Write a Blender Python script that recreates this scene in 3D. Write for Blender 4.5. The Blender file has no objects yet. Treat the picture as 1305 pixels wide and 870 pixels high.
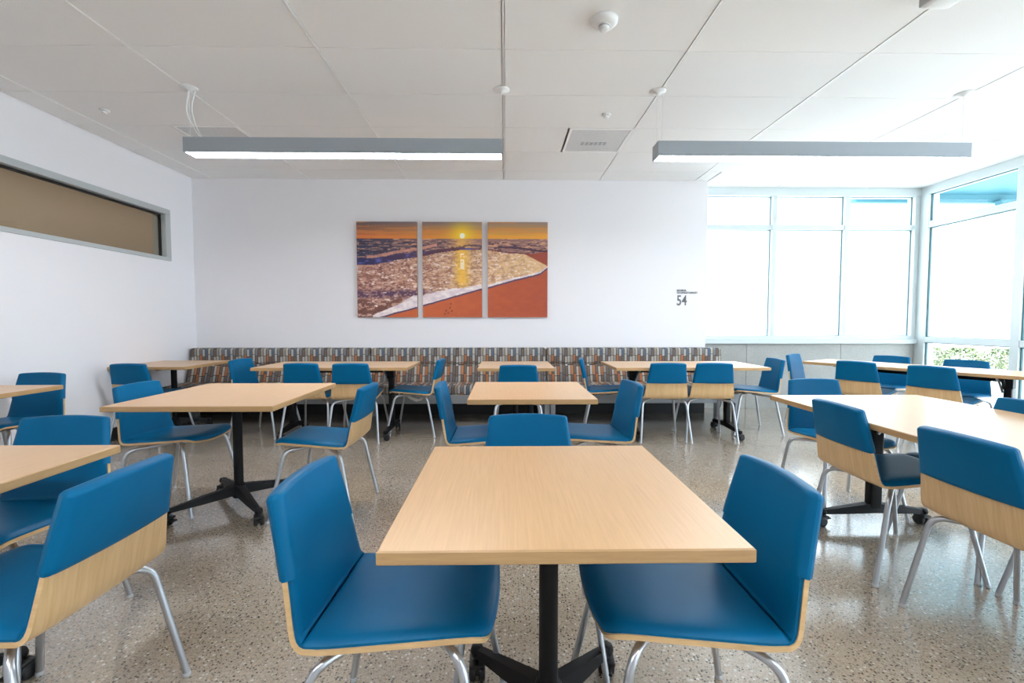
import bpy, bmesh, math, random
import numpy as np
from mathutils import Vector, Matrix
from math import sin, cos, pi, radians

random.seed(7)
sc = bpy.context.scene
COL = sc.collection

# ------------------------------------------------------------------ camera
cam_d = bpy.data.cameras.new('camera')
cam_d.sensor_width = 36
cam_d.lens = 582.9 / 1305 * 36
cam_d.clip_start = 0.02
cam_d.clip_end = 300
cam = bpy.data.objects.new('camera', cam_d)
cam.location = (0, 0, 1.198)
cam.rotation_euler = (pi / 2 - 0.0458, 0, -0.016)
COL.objects.link(cam)
sc.camera = cam

# ------------------------------------------------------------------ world, sun, exposure
w = bpy.data.worlds.new('sky')
sc.world = w
w.use_nodes = True
bg = w.node_tree.nodes['Background']
bg.inputs[0].default_value = (0.80, 0.885, 1.0, 1)
bg.inputs[1].default_value = 4.6

sun_d = bpy.data.lights.new('sun', 'SUN')
sun_d.energy = 12
sun_d.angle = radians(1)
sun_d.color = (1, 0.96, 0.9)
sun = bpy.data.objects.new('sun', sun_d)
sun.rotation_euler = (radians(38), 0, radians(-35))
COL.objects.link(sun)

sc.view_settings.view_transform = 'Standard'
sc.view_settings.look = 'None'
sc.view_settings.gamma = 1
sc.view_settings.use_curve_mapping = False
sc.view_settings.exposure = 0.48
LAMP = 32.0
sc.cycles.diffuse_bounces = 8
sc.cycles.max_bounces = 12

# ------------------------------------------------------------------ materials
def new_mat(name, col=(.8, .8, .8), rough=.5, metal=0, spec=.5, coat=0):
    m = bpy.data.materials.new(name)
    m.use_nodes = True
    b = m.node_tree.nodes['Principled BSDF']
    b.inputs['Base Color'].default_value = (*col, 1)
    b.inputs['Roughness'].default_value = rough
    b.inputs['Metallic'].default_value = metal
    b.inputs['Specular IOR Level'].default_value = spec
    b.inputs['Coat Weight'].default_value = coat
    b.inputs['Coat Roughness'].default_value = .08
    return m

def N(m, t, **kw):
    n = m.node_tree.nodes.new(t)
    for k, v in kw.items():
        setattr(n, k, v)
    return n

def L(m, a, b):
    m.node_tree.links.new(a, b)

def ramp(m, fac, stops, mode='LINEAR'):
    r = N(m, 'ShaderNodeValToRGB')
    r.color_ramp.interpolation = mode
    el = r.color_ramp.elements
    while len(el) < len(stops):
        el.new(0.5)
    for e, (p, c) in zip(el, stops):
        e.position = p
        e.color = (*c, 1)
    L(m, fac, r.inputs[0])
    return r.outputs[0]

def mix(m, f, a, b, mode='MIX'):
    n = N(m, 'ShaderNodeMix', data_type='RGBA', blend_type=mode)
    for s, v in ((0, f), (6, a), (7, b)):
        if isinstance(v, (int, float)):
            n.inputs[s].default_value = v
        elif isinstance(v, tuple):
            n.inputs[s].default_value = (*v, 1)
        else:
            L(m, v, n.inputs[s])
    return n.outputs[2]

def noise(m, vec, scale, detail=2, rough=.5):
    n = N(m, 'ShaderNodeTexNoise')
    n.inputs['Scale'].default_value = scale
    n.inputs['Detail'].default_value = detail
    n.inputs['Roughness'].default_value = rough
    L(m, vec, n.inputs['Vector'])
    return n.outputs[0]

def mapped(m, scale=(1, 1, 1), which='Object'):
    t = N(m, 'ShaderNodeTexCoord')
    p = N(m, 'ShaderNodeMapping')
    p.inputs['Scale'].default_value = scale
    L(m, t.outputs[which], p.inputs['Vector'])
    return p.outputs[0]

def bump(m, h, strength=.2, dist=.002):
    b = N(m, 'ShaderNodeBump')
    b.inputs['Strength'].default_value = strength
    b.inputs['Distance'].default_value = dist
    L(m, h, b.inputs['Height'])
    L(m, b.outputs[0], m.node_tree.nodes['Principled BSDF'].inputs['Normal'])

def setcol(m, c):
    L(m, c, m.node_tree.nodes['Principled BSDF'].inputs['Base Color'])

# painted wall
M_wall = new_mat('painted_wall', (.845, .835, .865), .6)
bump(M_wall, noise(M_wall, mapped(M_wall), 160, 3), .08)
# ceiling tile
M_tile = new_mat('ceiling_tile', (.82, .82, .82), .8)
v = mapped(M_tile)
setcol(M_tile, ramp(M_tile, noise(M_tile, v, 220, 3), [(.3, (.84, .84, .84)), (.6, (.90, .90, .90))]))
bump(M_tile, noise(M_tile, v, 240, 2), .25)
M_grid = new_mat('ceiling_grid', (.93, .93, .93), .3)
M_gridshadow = new_mat('plenum', (.25, .25, .25), .9)
M_white = new_mat('white_plastic', (.83, .84, .84), .4)
M_ltgrey = new_mat('grey_plastic', (.42, .43, .45), .45)
M_vent = new_mat('perforated_metal', (.6, .61, .62), .5)
vo = N(M_vent, 'ShaderNodeTexVoronoi')
vo.inputs['Scale'].default_value = 120
L(M_vent, mapped(M_vent), vo.inputs['Vector'])
setcol(M_vent, ramp(M_vent, vo.outputs[0], [(.2, (.4, .41, .42)), (.35, (.68, .69, .70))]))

# floor: ground and polished concrete with dark aggregate
M_floor = new_mat('polished_concrete', (.4, .36, .3), .2, spec=.6, coat=.9)
M_floor.node_tree.nodes['Principled BSDF'].inputs['Coat Roughness'].default_value = .16
M_floor.node_tree.nodes['Principled BSDF'].inputs['Coat IOR'].default_value = 1.6
v = mapped(M_floor)
big = noise(M_floor, v, 1.3, 4, .6)
base = ramp(M_floor, big, [(.3, (.34, .28, .215)), (.5, (.41, .345, .27)), (.7, (.475, .41, .33))])
fine = ramp(M_floor, noise(M_floor, v, 90, 3, .7), [(.35, (.72, .72, .72)), (.65, (1.12, 1.12, 1.12))])
c = mix(M_floor, 1.0, base, fine, 'MULTIPLY')
def specks(scale, thr, keep, col, c):
    vo = N(M_floor, 'ShaderNodeTexVoronoi')
    vo.inputs['Scale'].default_value = scale
    L(M_floor, v, vo.inputs['Vector'])
    a = ramp(M_floor, vo.outputs['Distance'], [(thr, (1, 1, 1)), (thr + .09, (0, 0, 0))])
    sep = N(M_floor, 'ShaderNodeSeparateColor')
    L(M_floor, vo.outputs['Color'], sep.inputs[0])
    b = ramp(M_floor, sep.outputs[0], [(keep, (1, 1, 1)), (keep + .02, (0, 0, 0))])
    f = mix(M_floor, 1.0, a, b, 'MULTIPLY')
    return mix(M_floor, f, c, col)
c = specks(85, .26, .50, (.06, .05, .045), c)
c = specks(150, .30, .30, (.16, .13, .10), c)
c = specks(90, .40, .08, (.56, .52, .46), c)
c = specks(70, .26, .03, (.36, .22, .12), c)
setcol(M_floor, c)
rr = ramp(M_floor, noise(M_floor, v, 5, 4, .6), [(.3, (.12, .12, .12)), (.75, (.24, .24, .24))])
L(M_floor, rr, M_floor.node_tree.nodes['Principled BSDF'].inputs['Roughness'])
bump(M_floor, noise(M_floor, v, 30, 3), .05)

# pale laminate wood for tabletops
def wood(name, lo, hi, scale, rough, spec=.5):
    m = new_mat(name, hi, rough, spec=spec)
    v = mapped(m, scale)
    a = ramp(m, noise(m, v, 5, 5, .6), [(.3, lo), (.7, hi)])
    setcol(m, a)
    return m
M_top = wood('laminate_top', (.60, .37, .185), (.68, .43, .225), (34, 1.2, 6), .30)
M_edge_shaded = wood('shaded_edge_band', (.43, .26, .115), (.52, .325, .15), (2, 2, 25), .4)  # edge tone deepened: shade on the front edges is put into the colour
M_ply = wood('plywood', (.60, .385, .18), (.74, .50, .255), (1.5, 1.5, 22), .38)
M_plyup = wood('plywood_vertical_grain', (.60, .385, .18), (.72, .485, .25), (22, 3, 1.2), .38)

M_vinyl = new_mat('blue_vinyl', (.004, .13, .30), .40, spec=.13)
v = mapped(M_vinyl)
setcol(M_vinyl, ramp(M_vinyl, noise(M_vinyl, v, 3, 2), [(.3, (.0, .103, .238)), (.7, (.0, .128, .28))]))
bump(M_vinyl, noise(M_vinyl, v, 260, 2), .12, .001)
M_steel = new_mat('silver_tube', (.50, .52, .55), .3, metal=.85)
M_glide = new_mat('glide', (.55, .56, .58), .5)
M_black = new_mat('black_powder_coat', (.008, .008, .009), .5, spec=.22)
M_rubber = new_mat('black_caster', (.012, .012, .013), .5)
M_basebd = new_mat('black_rubber_base', (.012, .012, .014), .5)
M_light_body = new_mat('aluminium_housing', (.36, .40, .44), .35, metal=.35)
M_bench_metal = new_mat('bench_grey_metal', (.33, .345, .36), .4, metal=.3)
M_frame = new_mat('window_aluminium', (.64, .70, .71), .35)
M_gasket = new_mat('glazing_gasket', (.06, .17, .19), .5)
M_clframe = new_mat('interior_window_frame', (.47, .50, .51), .45)
M_blackgask = new_mat('black_gasket', (.01, .01, .01), .6)
M_tan = new_mat('tan_wall', (.44, .37, .285), .7)
M_text = new_mat('sign_grey', (.13, .14, .16), .5)
M_silver = new_mat('silver_lever', (.6, .6, .6), .3, metal=.9)
M_paper = new_mat('paper_tag', (.85, .85, .85), .6)
M_teal = new_mat('teal_paint', (.055, .20, .25), .6)
M_outconc = new_mat('pale_paving', (.72, .73, .73), .8)
v = mapped(M_outconc)
setcol(M_outconc, ramp(M_outconc, noise(M_outconc, v, 2, 4), [(.3, (.66, .67, .68)), (.7, (.76, .77, .77))]))
M_outwall = new_mat('pale_boundary_wall', (.8, .8, .8), .8)
v = mapped(M_outwall, (3, 3, .25))
setcol(M_outwall, ramp(M_outwall, noise(M_outwall, v, 2, 3), [(.3, (.74, .74, .75)), (.7, (.84, .84, .84))]))
M_leaf = new_mat('leaf', (.12, .22, .06), .5)
oi = N(M_leaf, 'ShaderNodeTexCoord')
setcol(M_leaf, ramp(M_leaf, noise(M_leaf, oi.outputs['Object'], 9, 2), [(.35, (.07, .10, .045)), (.5, (.16, .21, .10)), (.65, (.32, .32, .22))]))

M_conc = new_mat('board_marked_concrete', (.45, .46, .45), .6)
v = mapped(M_conc)
a = ramp(M_conc, noise(M_conc, v, 1.6, 5, .6), [(.3, (.36, .36, .34)), (.7, (.48, .475, .45))])
b = ramp(M_conc, noise(M_conc, v, 60, 3, .6), [(.3, (.88, .88, .88)), (.7, (1.05, 1.05, 1.05))])
setcol(M_conc, mix(M_conc, 1.0, a, b, 'MULTIPLY'))

# lamp lens
M_lens = bpy.data.materials.new('lamp_lens')
M_lens.use_nodes = True
nt = M_lens.node_tree
nt.nodes.remove(nt.nodes['Principled BSDF'])
e = nt.nodes.new('ShaderNodeEmission')
e.inputs[0].default_value = (.93, .955, 1, 1)
e.inputs[1].default_value = LAMP
nt.links.new(e.outputs[0], nt.nodes['Material Output'].inputs[0])

def glass_mat(name, tint, refl=.08, rough=0.0):
    m = bpy.data.materials.new(name)
    m.use_nodes = True
    nt = m.node_tree
    nt.nodes.remove(nt.nodes['Principled BSDF'])
    t = nt.nodes.new('ShaderNodeBsdfTransparent')
    t.inputs[0].default_value = (*tint, 1)
    g = nt.nodes.new('ShaderNodeBsdfGlossy')
    g.inputs['Roughness'].default_value = rough
    ge = nt.nodes.new('ShaderNodeNewGeometry')
    vm = nt.nodes.new('ShaderNodeVectorMath'); vm.operation = 'DOT_PRODUCT'
    nt.links.new(ge.outputs['Incoming'], vm.inputs[0]); nt.links.new(ge.outputs['Normal'], vm.inputs[1])
    prev = vm.outputs['Value']
    for op, val in (('ABSOLUTE', 0), ('SUBTRACT', None), ('POWER', 5.0), ('MULTIPLY', .96 * refl / .08), ('ADD', .02)):
        mt = nt.nodes.new('ShaderNodeMath'); mt.operation = op
        if op == 'SUBTRACT':
            mt.inputs[0].default_value = 1.0; nt.links.new(prev, mt.inputs[1])
        else:
            nt.links.new(prev, mt.inputs[0]); mt.inputs[1].default_value = val
        prev = mt.outputs[0]
    mx = nt.nodes.new('ShaderNodeMixShader')
    nt.links.new(prev, mx.inputs[0])
    nt.links.new(t.outputs[0], mx.inputs[1])
    nt.links.new(g.outputs[0], mx.inputs[2])
    nt.links.new(mx.outputs[0], nt.nodes['Material Output'].inputs[0])
    return m
M_glass = glass_mat('clear_glass', (.93, .97, .97))
M_glass2 = glass_mat('interior_glass', (.8, .8, .78))

# bench upholstery: rows of upright coloured pencils-like bars
M_fab = new_mat('patterned_upholstery', (.4, .35, .3), .8)
geo = N(M_fab, 'ShaderNodeNewGeometry')
sx = N(M_fab, 'ShaderNodeSeparateXYZ')
L(M_fab, geo.outputs['Position'], sx.inputs[0])
def math_n(m, op, a, b=0.0):
    n = N(m, 'ShaderNodeMath', operation=op)
    for i, v in enumerate((a, b)):
        if isinstance(v, (int, float)):
            n.inputs[i].default_value = v
        else:
            L(m, v, n.inputs[i])
    return n.outputs[0]
u = math_n(M_fab, 'MULTIPLY', sx.outputs[0], 1 / .034)
cu = math_n(M_fab, 'FLOOR', u)
fu = math_n(M_fab, 'FRACT', u)
s = math_n(M_fab, 'SUBTRACT', sx.outputs[2], math_n(M_fab, 'MULTIPLY', sx.outputs[1], .8))
jit = N(M_fab, 'ShaderNodeTexWhiteNoise', noise_dimensions='1D')
L(M_fab, math_n(M_fab, 'MODULO', math_n(M_fab, 'ADD', cu, 800.0), 8.0), jit.inputs['W'])
sv = math_n(M_fab, 'ADD', math_n(M_fab, 'MULTIPLY', s, 1 / .088), math_n(M_fab, 'MULTIPLY', jit.outputs[0], .35))
cv = math_n(M_fab, 'FLOOR', sv)
fv = math_n(M_fab, 'FRACT', sv)
cmb = N(M_fab, 'ShaderNodeCombineXYZ')
L(M_fab, math_n(M_fab, 'MODULO', math_n(M_fab, 'ADD', cu, 800.0), 8.0), cmb.inputs[0])
L(M_fab, math_n(M_fab, 'MODULO', math_n(M_fab, 'ADD', cv, 804.0), 4.0), cmb.inputs[1])
cmb.inputs[2].default_value = 3.7
wn = N(M_fab, 'ShaderNodeTexWhiteNoise', noise_dimensions='3D')
L(M_fab, cmb.outputs[0], wn.inputs['Vector'])
cc = ramp(M_fab, wn.outputs[0], [(0, (.46, .42, .36)), (.18, (.20, .20, .21)), (.29, (.42, .15, .06)), (.40, (.30, .27, .235)),
          (.52, (.10, .14, .20)), (.63, (.45, .43, .40)), (.78, (.16, .12, .10)), (.88, (.28, .33, .37)), (.96, (.52, .21, .08))], 'CONSTANT')
g1 = math_n(M_fab, 'LESS_THAN', fu, .20)
g2 = math_n(M_fab, 'LESS_THAN', fv, .07)
g = math_n(M_fab, 'MAXIMUM', g1, g2)
setcol(M_fab, mix(M_fab, g, cc, (.06, .055, .055)))

# ------------------------------------------------------------------ object helpers
def tag(o, label=None, cat=None, group=None, kind=None):
    if label: o['label'] = label
    if cat: o['category'] = cat
    if group: o['group'] = group
    if kind: o['kind'] = kind
    return o

def mesh_obj(name, me, parent=None):
    o = bpy.data.objects.new(name, me)
    COL.objects.link(o)
    if parent is not None:
        o.parent = parent
    return o

def empty(name, loc=(0, 0, 0), rz=0):
    o = bpy.data.objects.new(name, None)
    o.empty_display_size = .1
    o.location = loc
    o.rotation_euler = (0, 0, rz)
    COL.objects.link(o)
    return o

class MB:
    """collects shapes for one mesh"""
    def __init__(self, *mats):
        self.v = []; self.f = []; self.mi = []; self.sm = []; self.mats = mats
    def add(self, vs, fs, mi=0, smooth=False):
        k = len(self.v)
        self.v += [tuple(p) for p in vs]
        for f in fs:
            self.f.append([i + k for i in f]); self.mi.append(mi); self.sm.append(smooth)
    def box(self, x0, x1, y0, y1, z0, z1, mi=0, bev=0, M=None):
        if bev <= 0:
            vs = [(x, y, z) for x in (x0, x1) for y in (y0, y1) for z in (z0, z1)]
            fs = [(0, 1, 3, 2), (4, 6, 7, 5), (0, 4, 5, 1), (2, 3, 7, 6), (0, 2, 6, 4), (1, 5, 7, 3)]
            if M: vs = [M @ Vector(p) for p in vs]
            self.add(vs, fs, mi)
            return
        bm = bmesh.new()
        r = bmesh.ops.create_cube(bm, size=1)
        for p in bm.verts:
            p.co = Vector(((x0 + x1) / 2 + p.co.x * (x1 - x0), (y0 + y1) / 2 + p.co.y * (y1 - y0), (z0 + z1) / 2 + p.co.z * (z1 - z0)))
        bmesh.ops.bevel(bm, geom=bm.edges[:] , offset=bev, segments=2 if bev < .01 else 4, profile=.5, affect='EDGES')
        bm.verts.index_update()
        vs = [M @ p.co if M else p.co.copy() for p in bm.verts]
        fs = [[q.index for q in f.verts] for f in bm.faces]
        bm.free()
        self.add(vs, fs, mi, bev >= .01)
    def tube(self, path, r, seg=10, mi=0, cap=True, rr=None):
        P = [Vector(p) for p in path]
        n = len(P)
        T = []
        for i in range(n):
            a = P[max(i - 1, 0)]; b = P[min(i + 1, n - 1)]
            T.append((b - a).normalized())
        up = Vector((0, 0, 1)) if abs(T[0].z) < .9 else Vector((1, 0, 0))
        nx = T[0].cross(up).normalized()
        vs = []; fs = []
        for i in range(n):
            nx = (nx - T[i] * nx.dot(T[i])).normalized()
            ny = T[i].cross(nx)
            ri = rr[i] if rr else r
            for k in range(seg):
                a = 2 * pi * k / seg
                vs.append(P[i] + nx * (cos(a) * ri) + ny * (sin(a) * ri))
        for i in range(n - 1):
            for k in range(seg):
                k2 = (k + 1) % seg
                fs.append((i * seg + k, i * seg + k2, (i + 1) * seg + k2, (i + 1) * seg + k))
        self.add(vs, fs, mi, True)
        if cap:
            self.add(vs[:seg], [list(range(seg))[::-1]], mi)
            self.add(vs[-seg:], [list(range(seg))], mi)
    def lathe(self, prof, seg=24, mi=0, M=None, smooth=True):
        vs = []; fs = []
        for r, z in prof:
            for k in range(seg):
                a = 2 * pi * k / seg
                p = Vector((r * cos(a), r * sin(a), z))
                vs.append(M @ p if M else p)
        n = len(prof)
        for i in range(n - 1):
            for k in range(seg):
                k2 = (k + 1) % seg
                fs.append((i * seg + k, i * seg + k2, (i + 1) * seg + k2, (i + 1) * seg + k))
        fs.append(list(range(seg))[::-1]); fs.append([(n - 1) * seg + k for k in range(seg)])
        self.add(vs, fs, mi, smooth)
    def mesh(self, name):
        me = bpy.data.meshes.new(name)
        me.from_pydata([tuple(p) for p in self.v], [], self.f)
        for m in self.mats: me.materials.append(m)
        me.polygons.foreach_set('material_index', self.mi)
        me.polygons.foreach_set('use_smooth', self.sm)
        bm = bmesh.new(); bm.from_mesh(me)
        bmesh.ops.recalc_face_normals(bm, faces=bm.faces)
        bm.to_mesh(me); bm.free()
        me.update()
        return me
    def build(self, name, parent=None):
        return mesh_obj(name, self.mesh(name), parent)

def boxobj(name, x0, x1, y0, y1, z0, z1, mat, parent=None, bev=0):
    b = MB(mat); b.box(x0, x1, y0, y1, z0, z1, 0, bev)
    return b.build(name, parent)

def rounded(pts, r, n=5):
    """polyline with rounded corners"""
    P = [Vector(p) for p in pts]
    out = [P[0]]
    for i in range(1, len(P) - 1):
        a = (P[i - 1] - P[i]); b = (P[i + 1] - P[i])
        d = min(r, a.length * .49, b.length * .49)
        p0 = P[i] + a.normalized() * d; p2 = P[i] + b.normalized() * d
        for k in range(n + 1):
            t = k / n
            out.append(p0 * (1 - t) ** 2 + P[i] * 2 * t * (1 - t) + p2 * t * t)
    out.append(P[-1])
    return out

# ------------------------------------------------------------------ room shell
XL, XR, YB, YW, YR, ZC = -3.925, 5.62, 5.885, 6.18, -3.6, 2.977
XE = 2.60                                     # where the white wall ends
st = 'structure'
tag(boxobj('floor', XL - .15, XR + .12, YR - .15, YW + .15, -.12, 0, M_floor), kind=st)
tag(boxobj('wall_back', XL - .15, XE, YB, YB + .42, 0, 3.10, M_wall), kind=st)
tag(boxobj('wall_rear', XL - .15, XR + .12, YR - .15, YR, 0, 3.10, M_wall), kind=st)
# left wall with a long high opening
WY0, WY1, WZ0, WZ1 = 1.2, 5.472, 1.893, 2.485
b = MB(M_wall)
b.box(XL - .15, XL, YR, YB, 0, WZ0); b.box(XL - .15, XL, YR, YB, WZ1, 3.10)
b.box(XL - .15, XL, YR, WY0, WZ0, WZ1); b.box(XL - .15, XL, WY1, YB, WZ0, WZ1)
tag(b.build('wall_left'), kind=st)
# concrete knee wall under the back windows, cast in panels
kw = tag(boxobj('wall_sill', XE, XR + .12, YW + .012, YW + .17, 0, .885, M_conc), kind=st)
for i, (a, bb) in enumerate(((XE + .002, 3.30), (3.306, 4.60), (4.606, XR - .01))):
    boxobj('concrete_panel', a, bb, YW, YW + .012, 0, .885, M_conc, kw)
tag(boxobj('baseboard_back', XL + .004, XE, YB - .012, YB, 0, .125, M_basebd), kind=st)
tag(boxobj('baseboard_left', XL, XL + .012, YR, YB - .012, 0, .125, M_basebd), kind=st)

# ceiling: slab, tees, and every lay-in tile
slab = tag(boxobj('ceiling', XL - .15, XR + .12, YR - .15, YW + .17, 3.10, 3.3, M_wall), kind=st)
X0, DX, Y0, DY = -.008, 1.2192, 3.09, .6096
xs = [XL] + [X0 + DX * i for i in range(-3, 5)] + [XR]
ys = [YR] + [Y0 + DY * j for j in range(-10, 5)]
tb = MB(M_grid)
for x in xs[1:-1]:
    tb.box(x - .0055, x + .0055, YR, YB if x < XE else YW, ZC - .004, ZC + .03)
g2 = tb.build('ceiling_runner', slab)
tb = MB(M_grid)
for y in ys[1:]:
    tb.box(XL, XR, y - .006, y + .006, ZC + .004, ZC + .02)
tb.build('ceiling_cross_tee', slab)
VENTS = [(X0 + DX * .5, 2), (X0 + DX * -2.5, 2), (X0 + DX * 3, 2)]
tile_mesh = {}
def tile(xa, xb, ya, yb):
    ga, gb = .0105, .0034
    wx = round(xb - xa - 2 * ga, 4); wy = round(yb - ya - 2 * gb, 4)
    if wx < .03 or wy < .03: return
    if (wx, wy) not in tile_mesh:
        t = MB(M_tile)
        t.box(-wx / 2, wx / 2, -wy / 2, wy / 2, 0, .016)
        tile_mesh[(wx, wy)] = t.mesh('ceiling_tile')
    o = mesh_obj('ceiling_tile', tile_mesh[(wx, wy)], slab)
    o.location = ((xa + xb) / 2, (ya + yb) / 2, ZC)
for i in range(len(xs) - 1):
    for j in range(len(ys)):
        xa, xb, ya = xs[i], xs[i + 1], ys[j]
        yb = ys[j + 1] if j + 1 < len(ys) else YB
        last = j + 1 == len(ys)
        if last and xb > XE:
            if xa < XE:
                tile(xa, XE, ya, YB); xa = XE
            tile(xa, xb, ya, YW)
            continue
        cut = None
        for vx, vj in VENTS:
            if abs(ya - (Y0 + DY * vj)) < .01 and xa - .01 <= vx and vx + DX / 2 <= xb + .01: cut = vx
        if cut is not None:
            tile(xa, cut, ya, yb); tile(cut + DX / 2, xb, ya, yb)
        else:
            tile(xa, xb, ya, yb)
vl = ['square perforated air vent in the ceiling between the two hanging lights',
      'square grey air vent in the ceiling behind the left hanging light',
      'square air vent in the ceiling above the right hanging light']
for (vx, vj), lb in zip(VENTS, vl):
    r = tag(empty('ceiling_vent', (vx + DX / 4, Y0 + DY * (vj + .5), ZC)), lb, 'vent', 'square ceiling vents')
    h = DX / 4 - .008
    f = MB(M_grid)
    for q in ((-h, h, -h, -h + .022), (-h, h, h - .022, h), (-h, -h + .022, -h + .022, h - .022), (h - .022, h, -h + .022, h - .022)):
        f.box(*q, -.004, .014)
    f.build('vent_frame', r)
    boxobj('perforated_plate', -h + .022, h - .022, -h + .022, h - .022, .0, .012, M_vent, r)
    f = MB(M_ltgrey)
    for k in range(6):
        f.box(-.14 + k * .045, -.11 + k * .045, .03, .10, -.003, .0)
    f.build('damper_slots', r)

# ------------------------------------------------------------------ back window (window_1)
w1 = tag(empty('window_1', (0, 0, 0)), kind=st)
def bar(name, x0, x1, y0, y1, z0, z1, parent, mat=None, bev=.003):
    return boxobj(name, x0, x1, y0, y1, z0, z1, mat or M_frame, parent, bev)
FY0, FY1 = YW - .01, YW + .12
bar('header', XE, XR, YW - .02, YW + .14, 2.872, ZC, w1)
boxobj('header_reveal', XE, XR, YW - .012, YW + .14, ZC, 3.10, M_wall, w1)
bar('window_sill', XE, XR, YW - .05, YW + .14, .885, .94, w1)
bar('bottom_rail', XE, XR, FY0, FY1, .94, .99, w1)
for xa, xb in ((XE, 2.70), (3.612, 3.672), (4.603, 4.664), (5.556, XR)):
    bar('mullion', xa, xb, FY0, FY1, .99, 2.872, w1)
for xa, xb in ((2.70, 3.612), (3.672, 4.603), (4.664, 5.556)):
    bar('transom', xa, xb, FY0 + .01, FY1 - .01, 2.426, 2.488, w1)
    for za, zb in ((.99, 2.426), (2.488, 2.872)):
        p = boxobj('pane', xa, xb, YW + .06, YW + .068, za, zb, M_glass, w1)
        g = MB(M_gasket)
        for q in ((xa, xb, za, za + .006), (xa, xb, zb - .006, zb), (xa, xa + .006, za, zb), (xb - .006, xb, za, zb)):
            g.box(q[0], q[1], YW + .045, YW + .06, q[2], q[3])
        g.build('gasket', p)

# ------------------------------------------------------------------ right glass wall (window_2)
w2 = tag(empty('window_2', (0, 0, 0)), kind=st)
RX0, RX1 = XR, XR + .12
bar('corner_post', RX0, RX1 + .02, 6.045, YW + .14, 0, ZC, w2)
bar('header', RX0 - .01, RX1, YR, 6.045, 2.872, ZC, w2)
boxobj('header_reveal', RX0, RX1, YR, YW + .14, ZC, 3.10, M_wall, w2)
bar('bottom_rail', RX0, RX1, YR, 6.045, 0, .07, w2)
ye = 6.045
k = 0
while ye > YR + .3:
    ya = max(ye - 1.045, YR + .09)
    bar('mullion', RX0, RX1, ya - .09, ya, .07, 2.872, w2)
    bar('transom', RX0 + .005, RX1 - .005, ya, ye, 2.43, 2.515, w2)
    bar('transom', RX0 + .005, RX1 - .005, ya, ye, .905, .98, w2)
    for za, zb in ((.07, .905), (.98, 2.43), (2.515, 2.872)):
        p = boxobj('pane', RX0 + .05, RX0 + .058, ya, ye, za, zb, M_glass, w2)
        g = MB(M_gasket)
        for q in ((ya, ye, za, za + .007), (ya, ye, zb - .009, zb), (ya, ya + .007, za, zb), (ye - .012, ye, za, zb)):
            g.box(RX0 + .03, RX0 + .05, q[0], q[1], q[2], q[3])
        g.build('gasket', p)
    ye = ya - .09
    k += 1

# ------------------------------------------------------------------ high interior window in the left wall (window_3)
w3 = tag(empty('window_3', (0, 0, 0)), kind=st)
fx0, fx1 = XL - .13, XL + .018
t = .06
bar('head_frame', fx0, fx1, WY0, WY1, WZ1 - t, WZ1, w3, M_clframe)
bar('sill_frame', fx0, fx1, WY0, WY1, WZ0, WZ0 + .04, w3, M_clframe)
bar('jamb_frame', fx0, fx1, WY1 - .08, WY1, WZ0 + .04, WZ1 - t, w3, M_clframe)
bar('jamb_frame', fx0, fx1, WY0, WY0 + .08, WZ0 + .04, WZ1 - t, w3, M_clframe)
p = boxobj('pane', XL - .065, XL - .057, WY0 + .08, WY1 - .08, WZ0 + .04, WZ1 - t, M_glass2, w3)
g = MB(M_blackgask)
g.box(XL - .057, XL - .035, WY0 + .08, WY1 - .08, WZ1 - t - .02, WZ1 - t)
g.box(XL - .057, XL - .035, WY1 - .10, WY1 - .08, WZ0 + .04, WZ1 - t)
g.box(XL - .057, XL - .045, WY0 + .08, WY1 - .08, WZ0 + .04, WZ0 + .045)
g.build('gasket', p)
# the neighbouring room seen through it
b = MB(M_tan)
b.box(-5.7, -5.6, .6, 8.6, 0, 3.1); b.box(-7.3, XL - .15, 8.5, 8.6, 0, 3.1); b.box(-7.3, XL - .15, .5, .6, 0, 3.1)
b.box(-7.3, XL - .15, .5, 8.6, 3.1, 3.2); b.box(-7.3, XL - .15, .5, 8.6, -.1, 0); b.box(XL - .15 - .02, XL - .15, YB, 8.6, 0, 3.1)
tag(b.build('wall_adjoining'), kind=st)
ld = bpy.data.lights.new('adjoining_room_fill', 'AREA')  # added fill light, no fixture seen; brightens the tan wall behind the pane
ld.shape = 'RECTANGLE'; ld.size = .6; ld.size_y = 6.5; ld.energy = 34; ld.color = (1, .93, .85)
lo = bpy.data.objects.new('adjoining_room_fill', ld); lo.location = (-4.8, 5.0, 3.08); COL.objects.link(lo)

# ------------------------------------------------------------------ outdoors
tag(boxobj('ground', -30, 60, -30, 60, -.4, -.13, M_outconc), kind=st)
ow = tag(boxobj('boundary_wall', 1.5, 8.3, 9.2, 9.4, -.13, 3.1, M_outwall), 'pale boundary wall outside behind the back windows', 'wall')
cn = tag(empty('canopy', (8.6, 7.5, 3.5)), 'teal canopy roof over the walkway outside the corner windows', 'canopy')
c_x0, c_x1 = 6.78, 13.5
boxobj('soffit', c_x0 - 8.6, c_x1 - 8.6, -3.3, 1.5, .16, .24, M_teal, cn)
boxobj('fascia_beam', c_x0 - 8.6, c_x1 - 8.6, 1.42, 1.56, .0, .30, M_teal, cn)
for px_ in (9.6, 13.0):
    boxobj('bracket', px_ - 8.6, px_ + .22 - 8.6, 1.30, 1.42, -.10, .03, M_teal, cn)
boxobj('post', c_x1 - .2 - 8.6, c_x1 - .05 - 8.6, 1.42, 1.55, -3.63, .03, M_teal, cn)
boxobj('post', c_x1 - .2 - 8.6, c_x1 - .05 - 8.6, -3.2, -3.05, -3.63, .16, M_teal, cn)
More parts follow.
